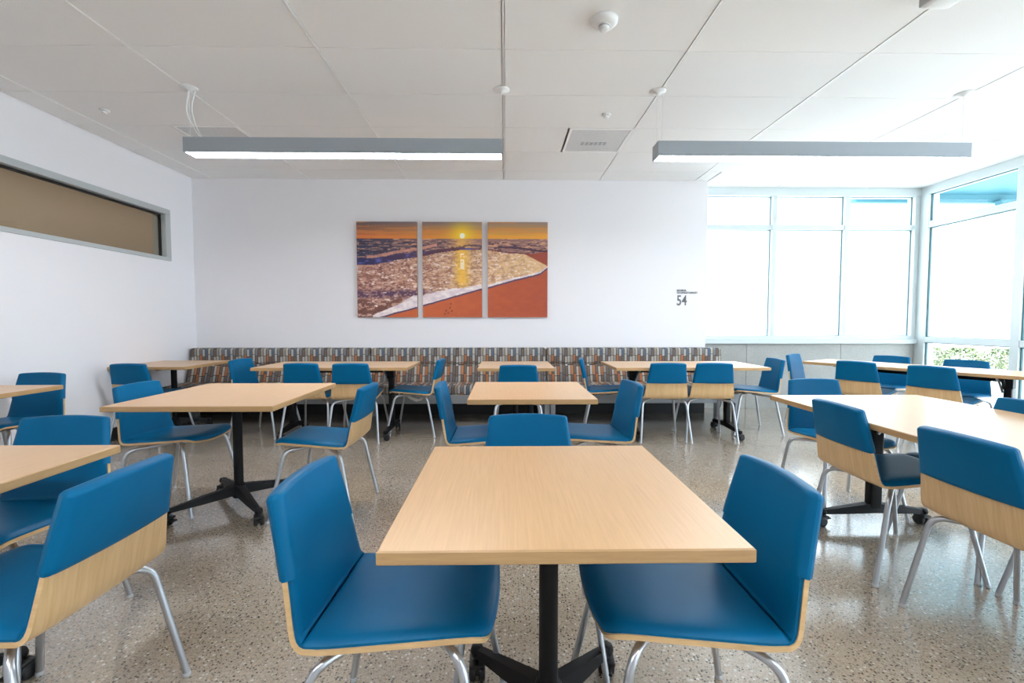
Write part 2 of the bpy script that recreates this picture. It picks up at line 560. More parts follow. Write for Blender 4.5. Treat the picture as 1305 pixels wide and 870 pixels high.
SHL = ['leftmost low shrub outside, mostly hidden by the corner post', 'low shrub outside, second from the corner post', 'low shrub outside, third from the corner post', 'low shrub outside, fourth from the corner post', 'low shrub outside, just left of the glass wall mullion', 'low shrub outside, behind the glass wall mullion', 'rightmost low shrub outside, beyond the mullion']
random.seed(3)
for i in range(7):
    cx = 9.3 + i * 1.05; cy = 12.2 + random.uniform(-.2, .3); hh = .62 + random.uniform(-.06, .08)
    mb = MB(M_leaf)
    for q in range(1200):
        a = random.uniform(0, 2 * pi); rr_ = random.uniform(.3, .60) ; zz = random.uniform(.02, 1)
        rad = rr_ * math.sqrt(max(0.05, 1 - (zz * .95) ** 2)) 
        p = Vector((cos(a) * rad, sin(a) * rad, zz * hh))
        d1 = Vector((random.uniform(-1, 1), random.uniform(-1, 1), random.uniform(-.4, .8))).normalized() * .045
        d2 = d1.cross(Vector((random.uniform(-1, 1), random.uniform(-1, 1), random.uniform(-1, 1)))).normalized() * .02
        mb.add([p - d1, p - d2, p + d1, p + d2], [(0, 1, 2, 3)])
    root = tag(empty('shrub', (cx, cy, -.13)), SHL[i], 'shrub', 'shrubs outside')
    fo = mb.build('foliage', root); fo['kind'] = 'stuff'
    st_ = MB(M_leaf)
    for q in range(5):
        a = q * 1.26
        st_.tube([(0, 0, 0), (cos(a) * .15, sin(a) * .15, .2), (cos(a) * .35, sin(a) * .35, .42)], .012, 6)
    st_.build('stem', root)

# ------------------------------------------------------------------ hanging linear lights
def pendant(x0, x1, y, z0, label, cords=False):
    r = tag(empty('hanging_light', ((x0 + x1) / 2, y, z0)), label, 'ceiling light', 'linear hanging lights')
    hl = (x1 - x0) / 2
    h = MB(M_light_body)
    h.box(-hl, hl, -.07, -.062, 0, .112); h.box(-hl, hl, .062, .07, 0, .112)
    h.box(-hl, hl, -.062, .062, .104, .112)
    h.box(-hl, -hl + .012, -.062, .062, 0, .104); h.box(hl - .012, hl, -.062, .062, 0, .104)
    h.build('housing', r)
    boxobj('lens', -hl + .012, hl - .012, -.062, .062, .003, .012, M_lens, r)
    zc = ZC - z0
    for s_ in (-1, 1):
        xx = s_ * (hl - .012)
        wr = MB(M_white)
        wr.tube([(xx, 0, .112), (xx, 0, zc - .02)], .0022, 6)
        wr.tube([(xx, 0, .112), (xx, 0, .135)], .007, 8)
        wr.build('suspension_cable', r)
        cp = MB(M_white)
        cp.lathe([(.012, -.024), (.018, -.018), (.055, -.010), (.063, -.004), (.063, 0)], 24, 0, Matrix.Translation((xx, 0, zc)))
        cp.build('canopy_disc', r)
        wr = MB(M_white)
        if cords and s_ < 0:
            wr.tube(rounded([(xx + .05, 0, zc - .02), (xx - .005, .02, zc - .15), (xx + .05, 0, .2), (xx + .10, 0, .112)], .1, 8), .0055, 8)
            wr.tube(rounded([(xx + .0, 0, zc - .02), (xx - .02, -.02, zc - .2), (xx + .04, 0, .19), (xx + .09, 0, .112)], .1, 8), .0055, 8)
            wr.build('power_cord', r)
        elif s_ < 0:
            wr.tube([(xx + .04, 0, zc - .015), (xx + .04, 0, .112)], .003, 6)
            wr.build('power_cord', r)
    return r
pendant(-2.425, -.012, 3.62, 2.468, 'long grey linear light with two looped white cords, hanging left of centre', True)
pendant(1.178, 3.62, 3.62, 2.462, 'long grey linear light hanging in front of the right windows')
pendant(-2.425, -.012, -.1, 2.465, 'added long grey linear light, unseen behind the camera on the left')  # this pair is unseen, added to light the room more evenly
pendant(1.178, 3.62, -.1, 2.465, 'added long grey linear light, unseen behind the camera on the right')

# smoke detector, sprinklers, housing
r = tag(empty('smoke_detector', (.591, 2.784, ZC)), 'round white smoke detector on the ceiling near the top of the view', 'smoke detector')
m = MB(M_white); m.lathe([(.05, -.034), (.066, -.03), (.078, -.018), (.08, 0)], 32); m.build('base', r)
m = MB(M_white); m.lathe([(.012, -.062), (.026, -.060), (.03, -.05), (.034, -.034)], 24); m.build('sensor_dome', r)
m = MB(M_ltgrey); m.lathe([(.031, -.046), (.0335, -.046), (.0335, -.041), (.031, -.041)], 24); m.build('sensor_slot', r)
for x, y, lb in ((.883, 4.03, 'small white sprinkler head in the ceiling in front of the middle vent'),
                 (-3.385, 4.01, 'small white sprinkler head in the ceiling near the left wall'),
                 (5.0, 4.13, 'small white sprinkler head in the ceiling near the right glass wall')):
    r = tag(empty('sprinkler', (x, y, ZC)), lb, 'sprinkler', 'ceiling sprinklers')
    m = MB(M_white); m.lathe([(.03, -.012), (.036, -.006), (.036, 0)], 24); m.build('escutcheon', r)
    m = MB(M_white); m.lathe([(.016, -.03), (.02, -.026), (.014, -.012)], 16); m.build('sprinkler_cap', r)
r = tag(empty('ceiling_fixture', (2.35, 2.36, ZC)), 'white rounded ceiling-mounted housing with a grey side, at the top right', 'fixture')
m = MB(M_white); m.box(-.07, .10, -.22, .21, -.075, 0, 0, .03); m.build('housing', r)
m = MB(M_ltgrey); m.box(-.083, -.069, -.20, .19, -.072, -.004, 0, .004); m.build('side_plate', r)

# ------------------------------------------------------------------ artwork: three canvases with one beach sunset
def vnoise(x, y, seed):
    xi = np.floor(x).astype(np.int64); yi = np.floor(y).astype(np.int64)
    xf = x - xi; yf = y - yi
    def h(a, b):
        n = (a * 374761393 + b * 668265263 + seed * 1442695041) & 0x7fffffff
        n = ((n ^ (n >> 13)) * 1274126177) & 0x7fffffff
        return ((n ^ (n >> 16)) & 0xffff) / 65535.0
    sx_ = xf * xf * (3 - 2 * xf); sy_ = yf * yf * (3 - 2 * yf)
    return (h(xi, yi) * (1 - sx_) + h(xi + 1, yi) * sx_) * (1 - sy_) + (h(xi, yi + 1) * (1 - sx_) + h(xi + 1, yi + 1) * sx_) * sy_
def fbm(x, y, seed, o=4):
    s_ = 0; a = .5
    for i in range(o):
        s_ = s_ + a * vnoise(x * 2 ** i, y * 2 ** i, seed + i); a *= .5
    return s_ / (1 - .5 ** o)
def paint(U, V):
    def c3(*k): return np.array(k, float) / 255
    def lerp(a, b, t): return a + (b - a) * np.clip(t, 0, 1)[..., None]
    ones = np.ones(U.shape + (1,))
    # sky
    top = lerp(ones * c3(104, 92, 100), ones * c3(150, 130, 125), U * 1.6)
    low = lerp(ones * c3(214, 112, 60), ones * c3(238, 165, 60), U * 1.7)
    col = lerp(top, low, (V / .15) + .35 * (fbm(U * 5, V * 40, 5) - .5))
    col = lerp(col, ones * c3(225, 140, 70), .5 * (fbm(U * 4, V * 45, 9) > .56))
    d = np.hypot((U - .552) * 1.0, (V - .145) * .5)
    col = lerp(col, ones * c3(255, 215, 50), np.exp(-(d / .06) ** 2))
    col = lerp(col, ones * c3(255, 250, 220), (d < .014) * 1.0)
    # sea
    n1 = fbm(U * 30, V * 95, 21); n2 = fbm(U * 34 + 3 * V, V * 44, 31, 5)
    rg = 1 - np.abs(2 * fbm(U * 44 + 2 * fbm(U * 9, V * 9, 8), V * 50 + 2 * fbm(U * 11, V * 11, 4), 55, 3) - 1); n3 = fbm(U * 40, V * 60, 77, 3)
    sea = lerp(ones * c3(50, 55, 85), ones * c3(150, 110, 105), U * 1.7)
    sea = lerp(sea, ones * c3(215, 160, 130), (n1 - .5) * (4 + 3 * U))
    sea = lerp(sea, ones * c3(250, 190, 90), .7 * np.exp(-((U - .55) / .05) ** 2))
    sea = lerp(sea, ones * c3(45, 35, 60), ((n3 > .60) & (V > .2)) * .6)
    col = np.where((V > .178)[..., None], sea, col)
    # rolling wave
    wv = np.interp(U, [0, .1, .2, .33, .45, .55, .66, .8, .9, 1], [.455, .45, .405, .365, .315, .295, .29, .325, .34, .34]) + .012 * (fbm(U * 18, V * 0, 3) - .5)
    fo = lerp(ones * c3(196, 148, 130), ones * c3(228, 188, 140), (U - .1) * 1.4)
    fo = lerp(fo, ones * c3(122, 74, 70), (rg - .80) * 6 * np.clip(1.2 - 1.1 * U, .12, 1))
    fo = lerp(fo, ones * c3(150, 95, 80), (n2 - .55) * 4 * np.clip(1.2 - U, .2, 1))
    fo = lerp(fo, ones * c3(244, 225, 215), (fbm(U * 60, V * 70, 51) - .60) * 6)
    fo = lerp(fo, ones * c3(252, 196, 60), .8 * np.exp(-((U - .55) / .035) ** 2) * np.clip((.72 - V) / .1, 0, 1))
    fo = lerp(fo, ones * c3(255, 240, 210), ((np.abs(U - .552) < .011) & (V > .33) & (V < .5) & (n3 > .35)) * .9)
    dark2 = np.exp(-((V - (.76 - .05 * np.abs(U - .1))) / .035) ** 2) * np.clip((.42 - U) / .1, 0, 1)
    fo = lerp(fo, ones * c3(92, 62, 90), dark2 * (.3 + 1.1 * (rg > .7)))
    dark3 = np.clip((V - .78) / .05, 0, 1) * np.clip((.3 - U) / .1, 0, 1)
    fo = lerp(fo, ones * c3(105, 62, 55), dark3 * (n2 > .48) * .8)
    band = np.clip((wv - V) / .07, 0, 1)
    under = (V > wv - .075 * np.clip(1.1 - U * 1.4, .18, 1)) & (V < wv)
    wc = lerp(ones * c3(45, 45, 95), ones * c3(120, 60, 60), U * 1.5)
    wc = lerp(wc, ones * c3(90, 95, 170), (n2 - .5) * 4)
    col = np.where(under[..., None], wc, col)
    col = np.where(((V > wv - .10) & (V < wv - .07) & (U > .05) & (U < .42))[..., None], lerp(ones * c3(215, 150, 130), sea, (n1 - .3)), col)
    col = np.where((V >= wv)[..., None], fo, col)
    # dark far swell at right
    sw = (np.abs(V - (.285 + .02 * np.sin(U * 14))) < .012) & (U > .74) & (n1 > .35)
    col = np.where(sw[..., None], ones * c3(80, 50, 70), col)
    # sand at the far right
    s2 = (U > .885) & (V > .34 - (U - .885) * .26) & (V < .34 + (U - .885) * 1.05)
    col = np.where(s2[..., None], ones * c3(158, 72, 52), col)
    # shoreline
    sh = np.interp(U, [0, .11, .2, .31, .35, .47, .56, .655, .69, .78, .825, .92, .965, 1.0],
                   [1.08, 1.0, .95, .89, .865, .80, .745, .695, .68, .63, .60, .56, .53, .475]) + .008 * (fbm(U * 30, V * 0, 13) - .5)
    thick = np.interp(U, [0, .12, .3, .5, .7, 1], [.02, .05, .105, .08, .025, .015]) * (.8 + .5 * fbm(U * 14, V * 0, 44))
    fm = (V > sh - thick) & (V < sh)
    fc = lerp(ones * c3(215, 196, 205), ones * c3(250, 238, 232), (fbm(U * 40, V * 50, 91) - .3) * 2)
    col = np.where((fm & (U > .08))[..., None], fc, col)
    edge = (V >= sh) & (V < sh + .018)
    col = np.where(edge[..., None], ones * c3(88, 62, 92), col)
    sand = lerp(ones * c3(198, 96, 52), ones * c3(168, 74, 48), (U - .4) * 1.4 + .5 * (fbm(U * 30, V * 30, 66) - .5))
    col = np.where((V >= sh + .018)[..., None], sand, col)
    for fu_, fv_ in ((.49, .86), (.485, .9), (.465, .93), (.495, .935), (.458, .965), (.475, .955)):
        dd = np.hypot((U - fu_), (V - fv_) * .5)
        col = np.where(((dd < .0045))[..., None], ones * c3(120, 55, 40), col)
    return np.clip(col, 0, 1)
M_art = new_mat('printed_canvas', (.5, .5, .5), .55)
ca = N(M_art, 'ShaderNodeVertexColor'); ca.layer_name = 'print'
setcol(M_art, ca.outputs[0])
M_cvedge = new_mat('canvas_edge', (.30, .16, .10), .7)
TW = 2.409
for (xa, xb, lb) in ((-1.864, -1.107, 'left canvas of the beach sunset triptych, showing breaking waves'),
                     (-1.038, -.288, 'middle canvas of the beach sunset triptych, showing the sun over the sea'),
                     (-.214, .545, 'right canvas of the beach sunset triptych, mostly wet orange sand')):
    r = tag(empty('canvas_print', ((xa + xb) / 2, YB, 1.24)), lb, 'wall art', 'beach sunset triptych')
    hw = (xb - xa) / 2; H_ = 1.2
    nx_, nz_ = 120, 190
    gx = np.linspace(-hw, hw, nx_ + 1); gz = np.linspace(0, H_, nz_ + 1)
    GX, GZ = np.meshgrid(gx, gz)
    U = (GX + (xa + xb) / 2 + 1.864) / TW; V = 1 - GZ / H_
    colr = paint(U, V).reshape(-1, 3)
    lin = np.where(colr <= .04045, colr / 12.92, ((colr + .055) / 1.055) ** 2.4)
    vs = np.c_[GX.ravel(), np.full(GX.size, -.045), GZ.ravel()]
    fs = [(j * (nx_ + 1) + i, j * (nx_ + 1) + i + 1, (j + 1) * (nx_ + 1) + i + 1, (j + 1) * (nx_ + 1) + i) for j in range(nz_) for i in range(nx_)]
    me = bpy.data.meshes.new('print'); me.from_pydata(vs.tolist(), [], fs)
    at = me.color_attributes.new('print', 'FLOAT_COLOR', 'POINT')
    at.data.foreach_set('color', np.c_[lin, np.ones(len(lin))].ravel())
    me.materials.append(M_art); me.update()
    mesh_obj('printed_face', me, r)
    boxobj('stretcher', -hw, hw, -.0445, -.002, 0, H_, M_cvedge, r)

# wall sign
def text_mesh(s_, size, name, parent, loc, ext=.0015, sx_=1.0):
    cu = bpy.data.curves.new(name, 'FONT'); cu.body = s_; cu.size = size; cu.extrude = ext
    cu.offset = size * .012
    o = bpy.data.objects.new('tmp_text', cu); COL.objects.link(o)
    dg = bpy.context.evaluated_depsgraph_get(); dg.update()
    me = bpy.data.meshes.new_from_object(o.evaluated_get(dg))
    bpy.data.objects.remove(o)
    me.transform(Matrix.Scale(sx_, 4, Vector((1, 0, 0))))
    me.transform(Matrix.Rotation(pi / 2, 4, 'X'))
    me.materials.clear(); me.materials.append(M_text)
    q = mesh_obj(name, me, parent); q.location = loc
    return q
r = tag(empty('capacity_sign', (2.22, YB, 1.395)), 'small grey lettering with the number 54 on the white wall left of the windows', 'sign')
text_mesh('54', .185, 'number', r, (-.005, -.003, 0), sx_=.74)
text_mesh('MAXIMUM', .036, 'lettering', r, (0, -.003, .178), sx_=.70)
text_mesh('OCCUPANCY CAPACITY', .036, 'lettering', r, (0, -.003, .148), sx_=.66)

# ------------------------------------------------------------------ upholstered wall bench in three units
def bench(x0, x1, label):
    r = tag(empty('banquette_bench', ((x0 + x1) / 2, 5.5, 0)), label, 'bench', 'patterned wall bench units')
    h = (x1 - x0) / 2
    Y = 5.5
    m = MB(M_fab); m.box(-h, h, 5.70 - Y, 5.865 - Y, .655, .855, 0, .03); m.build('upper_backrest', r)
    m = MB(M_fab)
    vs = [(-h, 5.865, .44), (-h, 5.60, .44), (-h, 5.67, .66), (-h, 5.865, .66), (h, 5.865, .44), (h, 5.60, .44), (h, 5.67, .66), (h, 5.865, .66)]
    vs = [(a, b_ - Y, c_) for a, b_, c_ in vs]
    bm = bmesh.new()
    bv = [bm.verts.new(p) for p in vs]
    for f in ((0, 1, 2, 3), (4, 7, 6, 5), (0, 4, 5, 1), (1, 5, 6, 2), (2, 6, 7, 3), (3, 7, 4, 0)): bm.faces.new([bv[i] for i in f])
    bmesh.ops.bevel(bm, geom=bm.edges[:], offset=.022, segments=3, profile=.5, affect='EDGES')
    bm.verts.index_update()
    m.add([p.co.copy() for p in bm.verts], [[q.index for q in f.verts] for f in bm.faces], 0, True); bm.free()
    m.build('lower_backrest', r)
    m = MB(M_fab); m.box(-h, h, 5.20 - Y, 5.64 - Y, .345, .447, 0, .024); m.build('seat_cushion', r)
    boxobj('apron', -h + .01, h - .01, 5.215 - Y, 5.83 - Y, .245, .347, M_bench_metal, r, .003)
    for s_ in (-1, 1):
        for yy in (5.235, 5.70):
            xx = s_ * (h - .03)
            boxobj('leg', xx - .027, xx + .027, yy - Y, yy + .09 - Y, 0, .245, M_bench_metal, r, .002)
bench(-3.90, -1.682, 'left unit of the patterned wall bench, ending at the left wall')
bench(-1.672, .518, 'middle unit of the patterned wall bench, below the canvases')
bench(.528, 2.738, 'right unit of the patterned wall bench, ending by the concrete sill')

# ------------------------------------------------------------------ tables
def caster(parent, x, y, a):
    """twin-wheel caster under (x, y)"""
    cb = MB(M_rubber)
    M = Matrix.Translation((x, y, 0)) @ Matrix.Rotation(a, 4, 'Z')
    for s_ in (-1, 1):
        Mw = M @ Matrix.Translation((.012, s_ * .016, .03)) @ Matrix.Rotation(pi / 2, 4, 'X')
        cb.lathe([(.018, -.011), (.028, -.009), (.03, -.004), (.03, .004), (.028, .009), (.018, .011)], 20, 0, Mw)
    cb.box(-.012, .03, -.005, .005, .025, .062, 0, 0, M)
    cb.box(-.028, .036, -.026, .026, .048, .062, 0, .004, M)
    cb.box(-.055, -.02, -.012, .012, .036, .046, 0, .003, M)
    cb.tube([M @ Vector((0, 0, .06)), M @ Vector((0, 0, .08))], .011, 10)
    return cb.build('caster', parent)

def arm_mesh(mb, a, R, z0, z1, h0, h1, w0, w1):
    d = Vector((cos(a), sin(a), 0)); n = Vector((-sin(a), cos(a), 0))
    vs = []
    for rr_, z, h, w_ in ((0.0, z0, h0, w0), (R * .55, (z0 * .42 + z1 * .58), (h0 + h1) / 2, (w0 + w1) / 2), (R, z1, h1, w1)):
        for sx_, sz_ in ((-1, -1), (1, -1), (.72, 1), (-.72, 1)):
            vs.append(d * rr_ + n * (sx_ * w_ / 2) + Vector((0, 0, z + sz_ * h / 2)))
    fs = [(0, 1, 2, 3), (8, 11, 10, 9)]
    for i in range(2):
        for k in range(4):
            fs.append((i * 4 + k, i * 4 + (k + 1) % 4, i * 4 + 4 + (k + 1) % 4, i * 4 + 4 + k))
    mb.add(vs, fs)
    e_ = d * R + Vector((0, 0, z1))
    mb.lathe([(w1 * .62, -h1 * .6), (w1 * .68, 0), (w1 * .55, h1 * .62)], 16, 0, Matrix.Translation(e_))

TH = .74
def tabletop(parent, sx_, sy_, TH=.74):
    bt = .030
    m = MB(M_edge_shaded, M_top)
    hx, hy = sx_ / 2, sy_ / 2; c_ = .003
    ring = lambda a, z: [(-hx + a, -hy + a, z), (hx - a, -hy + a, z), (hx - a, hy - a, z), (-hx + a, hy - a, z)]
    vs = ring(c_, TH - bt) + ring(0, TH - bt + c_) + ring(0, TH - c_) + ring(c_, TH)
    fs = [(3, 2, 1, 0)]
    for i in range(3):
        for k in range(4):
            fs.append((i * 4 + k, i * 4 + (k + 1) % 4, i * 4 + 4 + (k + 1) % 4, i * 4 + 4 + k))
    m.add(vs, fs, 0); m.add(vs[12:], [(0, 1, 2, 3)], 1)
    return m.build('tabletop', parent)

def pedestal_table(cx, cy, size, label, sy=None, rot=0, R=None):
    r = tag(empty('square_table', (cx, cy, 0), rot), label, 'table', 'square pedestal tables')
    tabletop(r, size, sy or size)
    m = MB(M_black); m.tube([(0, 0, .12), (0, 0, .705)], .0275, 20); m.build('column', r)
    m = MB(M_black)
    m.box(-.16, .16, -.16, .16, .700, .709, 0, .002); m.box(-.24, .24, -.02, .02, .69, .70); m.box(-.02, .02, -.24, .24, .69, .70)
    m.build('mounting_plate', r)
    m = MB(M_black); m.lathe([(.036, .075), (.042, .09), (.040, .15), (.030, .165)], 20); m.build('hub', r)
    R = R or size * .405
    for k_ in range(4):
        a = pi / 4 + k_ * pi / 2
        m = MB(M_black); arm_mesh(m, a, R, .128, .092, .062, .022, .062, .034); m.build('foot', r)
        caster(r, cos(a) * R, sin(a) * R, a + [.7, 2.4, -1.0, 2.9][k_])
    return r

def folding_table(cx, cy, lx, ly, rot, label, inset, R=None):
    """flip-top table with two T legs; long side along local x"""
    r = tag(empty('flip_top_table', (cx, cy, 0), rot), label, 'table', 'long flip-top tables')
    tabletop(r, lx, ly)
    boxobj('support_beam', -lx / 2 + inset, lx / 2 - inset, -.02, .02, .655, .695, M_black, r, .003)
    for s_ in (-1, 1):
        x = s_ * (lx / 2 - inset)
        m = MB(M_black); m.box(x - .026, x + .026, -.036, .036, .10, .66, 0, .012); m.build('column', r)
        m = MB(M_black)
        m.box(x - .03, x + .03, -.17, .17, .693, .709, 0, .003)
        m.tube([(x - s_ * .02, -.12, .70), (x - s_ * .02, -.02, .60), (x, 0, .56)], .014, 8)
        m.box(x - .035, x + .035, -.05, .05, .60, .70, 0, .006)
        m.build('flip_bracket', r)
        m = MB(M_silver)
        m.tube(rounded([(x - s_ * .05, -.13, .69), (x - s_ * .05, -.06, .66), (x - s_ * .04, .02, .56)], .05), .009, 8)
        m.build('release_lever', r)
        R = R or ly / 2 - .085
        for q in (-1, 1):
            m = MB(M_black)
            M0 = len(m.v)
            arm_mesh(m, q * pi / 2, R, .112, .085, .055, .022, .062, .036)
            m.v = [(a + x, b_, c_) for a, b_, c_ in m.v]
            m.build('foot', r)
            caster(r, x, q * R, q * .8 + s_)
    return r

pedestal_table(.125, 1.272, .762, 'square wooden pedestal table, nearest of all, in the middle foreground')
pedestal_table(-1.698, 2.905, .914, 'larger square wooden table on a black four-arm base, left of centre')
pedestal_table(.163, 3.016, .762, 'square wooden table in the middle, directly behind the foreground table')
pedestal_table(-1.42 - .457, 1.693 - .457, .914, 'square wooden table cut off by the lower left edge')
pedestal_table(-3.145 - .381, 3.292 - .381, .762, 'square wooden table against the left wall, below the high window')
pedestal_table(-3.163 - .378, 4.555 + .378, .756, 'square wooden table in the back left corner by the bench')
pedestal_table(.112, 4.372 + .378, .748, 'small square wooden table in front of the bench, below the right canvas')
folding_table(-1.706, 4.455 + .345, 1.515, .70, 0, 'long wooden table in front of the bench, below the left canvas', .24)
folding_table(1.840, 4.40 + .36, 1.515, .72, 0, 'long wooden table in front of the bench, left of the windows', .25)
u_ = Vector((.52, -.854)); n_ = Vector((.854, .52)); c0 = Vector((3.36, 5.09))
pc = c0 + u_ * .915 + n_ * .305
folding_table(pc.x, pc.y, 1.83, .61, math.atan2(u_.y, u_.x), 'long table standing askew beside the right glass wall', .28)
t_low = folding_table(2.157, 2.86 - .915, 1.83, .944, pi / 2, 'long table in the right foreground with glare on its top', .26, .30)
t_low.scale = (1, 1, .98)

# ------------------------------------------------------------------ chairs
def sheet(mb, rows, nT, th_fn, mi=0, side_mi=None):
    """rows: list of (y, z, ny, nz, halfwidth, edgefn(t)->dy along tangent, plan(t)->offset along normal); th_fn(i, t)->(front, back)"""
    n = len(rows); ts = [-1 + 2 * j / (nT - 1) for j in range(nT)]
    ts = [math.copysign(1 - (1 - abs(t_)) ** 1.35, t_) for t_ in ts]
    top = []; bot = []
    for i, (y, z, ny, nz, hw, dt, pl) in enumerate(rows):
        ty, tz = -nz, ny                                   # tangent towards row 0 side
        for t_ in ts:
            d = dt(t_) if dt else 0; o = pl(t_) if pl else 0
            a, b_ = th_fn(i, t_)
            py = y + ty * d + ny * o; pz = z + tz * d + nz * o
            top.append((t_ * hw, py + ny * a, pz + nz * a)); bot.append((t_ * hw, py - ny * b_, pz - nz * b_))
    fs = []
    idx = lambda i, j: i * nT + j
    for i in range(n - 1):
        for j in range(nT - 1):
            fs.append((idx(i, j), idx(i, j + 1), idx(i + 1, j + 1), idx(i + 1, j)))
    mb.add(top, fs, mi, True)
    mb.add(bot, [f[::-1] for f in fs], mi, True)
    per = [idx(0, j) for j in range(nT)] + [idx(i, nT - 1) for i in range(1, n)] + [idx(n - 1, j) for j in range(nT - 2, -1, -1)] + [idx(i, 0) for i in range(n - 2, 0, -1)]
    vs = [top[p] for p in per] + [bot[p] for p in per]; m_ = len(per)
    mb.add(vs, [(k_, (k_ + 1) % m_, m_ + (k_ + 1) % m_, m_ + k_) for k_ in range(m_)], mi if side_mi is None else side_mi, False)

# centre profile of the plywood shell, from the front edge of the seat to the top of the back
key = [(.228, .441), (.210, .4515), (.18, .456), (.05, .447), (-.10, .437), (-.17, .4325), (-.203, .436), (-.222, .452), (-.231, .478),
       (-.247, .56), (-.253, .59), (-.275, .69), (-.296, .782)]
def resample(key, n):
    P = [Vector((0, a, b_)) for a, b_ in key]
    # catmull-rom dense
    D = []
    for i in range(len(P) - 1):
        p0 = P[max(i - 1, 0)]; p1 = P[i]; p2 = P[i + 1]; p3 = P[min(i + 2, len(P) - 1)]
        for k_ in range(12):
            t_ = k_ / 12
            D.append(.5 * ((2 * p1) + (p2 - p0) * t_ + (2 * p0 - 5 * p1 + 4 * p2 - p3) * t_ ** 2 + (3 * p1 - p0 - 3 * p2 + p3) * t_ ** 3))
    D.append(P[-1])
    Ls = [0]
    for i in range(1, len(D)): Ls.append(Ls[-1] + (D[i] - D[i - 1]).length)
    return D, Ls
PD, PLs = resample(key, 0)
PL = PLs[-1]
def prof(s_):
    s_ = max(0, min(PL, s_))
    i = 0
    while i < len(PLs) - 2 and PLs[i + 1] < s_: i += 1
    t_ = (s_ - PLs[i]) / max(1e-9, PLs[i + 1] - PLs[i])
    p = PD[i].lerp(PD[i + 1], t_)
    a = PD[max(i - 1, 0)]; b_ = PD[min(i + 2, len(PD) - 1)]
    T = (b_ - a).normalized()                     # towards the top of the back
    # normal to the sitting side: up on the seat, forward on the back
    return p.y, p.z, T.z, -T.y
S_z = {}
def s_at_z(z):                                   # arc length where the back passes height z
    for i in range(len(PD) - 1, 0, -1):
        if PD[i - 1].z <= z <= PD[i].z and PD[i].y < -.2: return PLs[i]
    return PL
def s_at_y(y):
    for i in range(len(PD)):
        if PD[i].y <= y: return PLs[i]
    return 0
S_bend = s_at_y(-.195); S_split = s_at_z(.588)
def halfw(s_):
    if s_ <= S_bend:
        t_ = s_ / S_bend
        return .196 + (.214 - .196) * min(1, t_ * 1.2)
    t_ = (s_ - S_bend) / (PL - S_bend)
    return .214 + (.166 - .214) * t_
def shell_rows(slist, inset, cap_front=None, cap_top=None, lo=0, hi=PL, conv=.016, conv_top=.010):
    rows = []
    for s_ in slist:
        y, z, ny, nz = prof(s_)
        hw = halfw(s_) - inset
        if cap_front:
            r_ = cap_front
            d = s_ - lo
            if d < r_: hw -= r_ * .9 * (1 - math.sqrt(max(0, 1 - (1 - d / r_) ** 2)))
        if cap_top:
            r_ = cap_top; d = hi - s_
            if d < r_: hw -= r_ * (1 - math.sqrt(max(0, 1 - (1 - d / r_) ** 2)))
        fr = max(0, 1 - (s_ - 0) / .16) ** 1
        tp = max(0, 1 - (PL - s_) / .12)
        def dt(t_, fr=fr, tp=tp):
            # forward bulge of the seat front (tangent points back to row 0 => +), slight crown at the top
            return -fr * conv * (1 - t_ * t_) + tp * conv_top * (1 - t_ * t_)
        bk = max(0, min(1, (s_ - S_bend) / (PL - S_bend) * 1.5))
        def pl(t_, bk=bk, s_=s_):
            return bk * .011 * t_ * t_ + (.006 * t_ * t_ if s_ < S_bend else .006 * t_ * t_ * (1 - bk))
        rows.append((y, z, ny, nz, hw, dt, pl))
    return rows
def spaced(a, b_, n, cluster_a=True, cluster_b=True):
    out = []
    for i in range(n + 1):
        t_ = i / n
        if cluster_a and cluster_b: t_ = .5 - .5 * cos(pi * t_)
        elif cluster_a: t_ = 1 - cos(pi / 2 * t_)
        elif cluster_b: t_ = sin(pi / 2 * t_)
        out.append(a + (b_ - a) * t_)
    return out

chair_parts = {}
# plywood shell
mb = MB(M_plyup, M_ply)
sl = spaced(0, S_bend, 18, True, False) + spaced(S_bend, PL - .012, 22, False, False)[1:]
sl = sorted(set(round(q, 4) for q in sl + [S_bend + .01, S_bend + .02, S_bend + .03]))
sheet(mb, shell_rows(sl, 0, .045, .02, 0, PL - .012), 17, lambda i, t_: (.006, .006), 0, 1)
chair_parts['plywood_shell'] = mb.mesh('plywood_shell')
# seat cushion
def pad_th(sl, lo, hi, full, base, pw=7):
    def fn(i, t_):
        e1 = min(1, (sl[i] - lo) / .022); e2 = min(1, (hi - sl[i]) / .022)
        q = math.sqrt(max(0, 1 - abs(t_) ** pw)) * math.sqrt(max(0, 1 - (1 - e1) ** 2)) * math.sqrt(max(0, 1 - (1 - e2) ** 2))
        return (base + (full - base) * q, -.0055)
    return fn
mb = MB(M_vinyl)
s0_, s1_ = .004, S_bend + .012
sl = sorted(set(round(q, 5) for q in spaced(s0_, s1_, 22) + [s0_ + .004, s0_ + .010, s1_ - .004, s1_ - .01]))
sheet(mb, shell_rows(sl, .005, .045, None, s0_), 21, pad_th(sl, s0_, s1_, .030, .012))
chair_parts['seat_cushion'] = mb.mesh('seat_cushion')
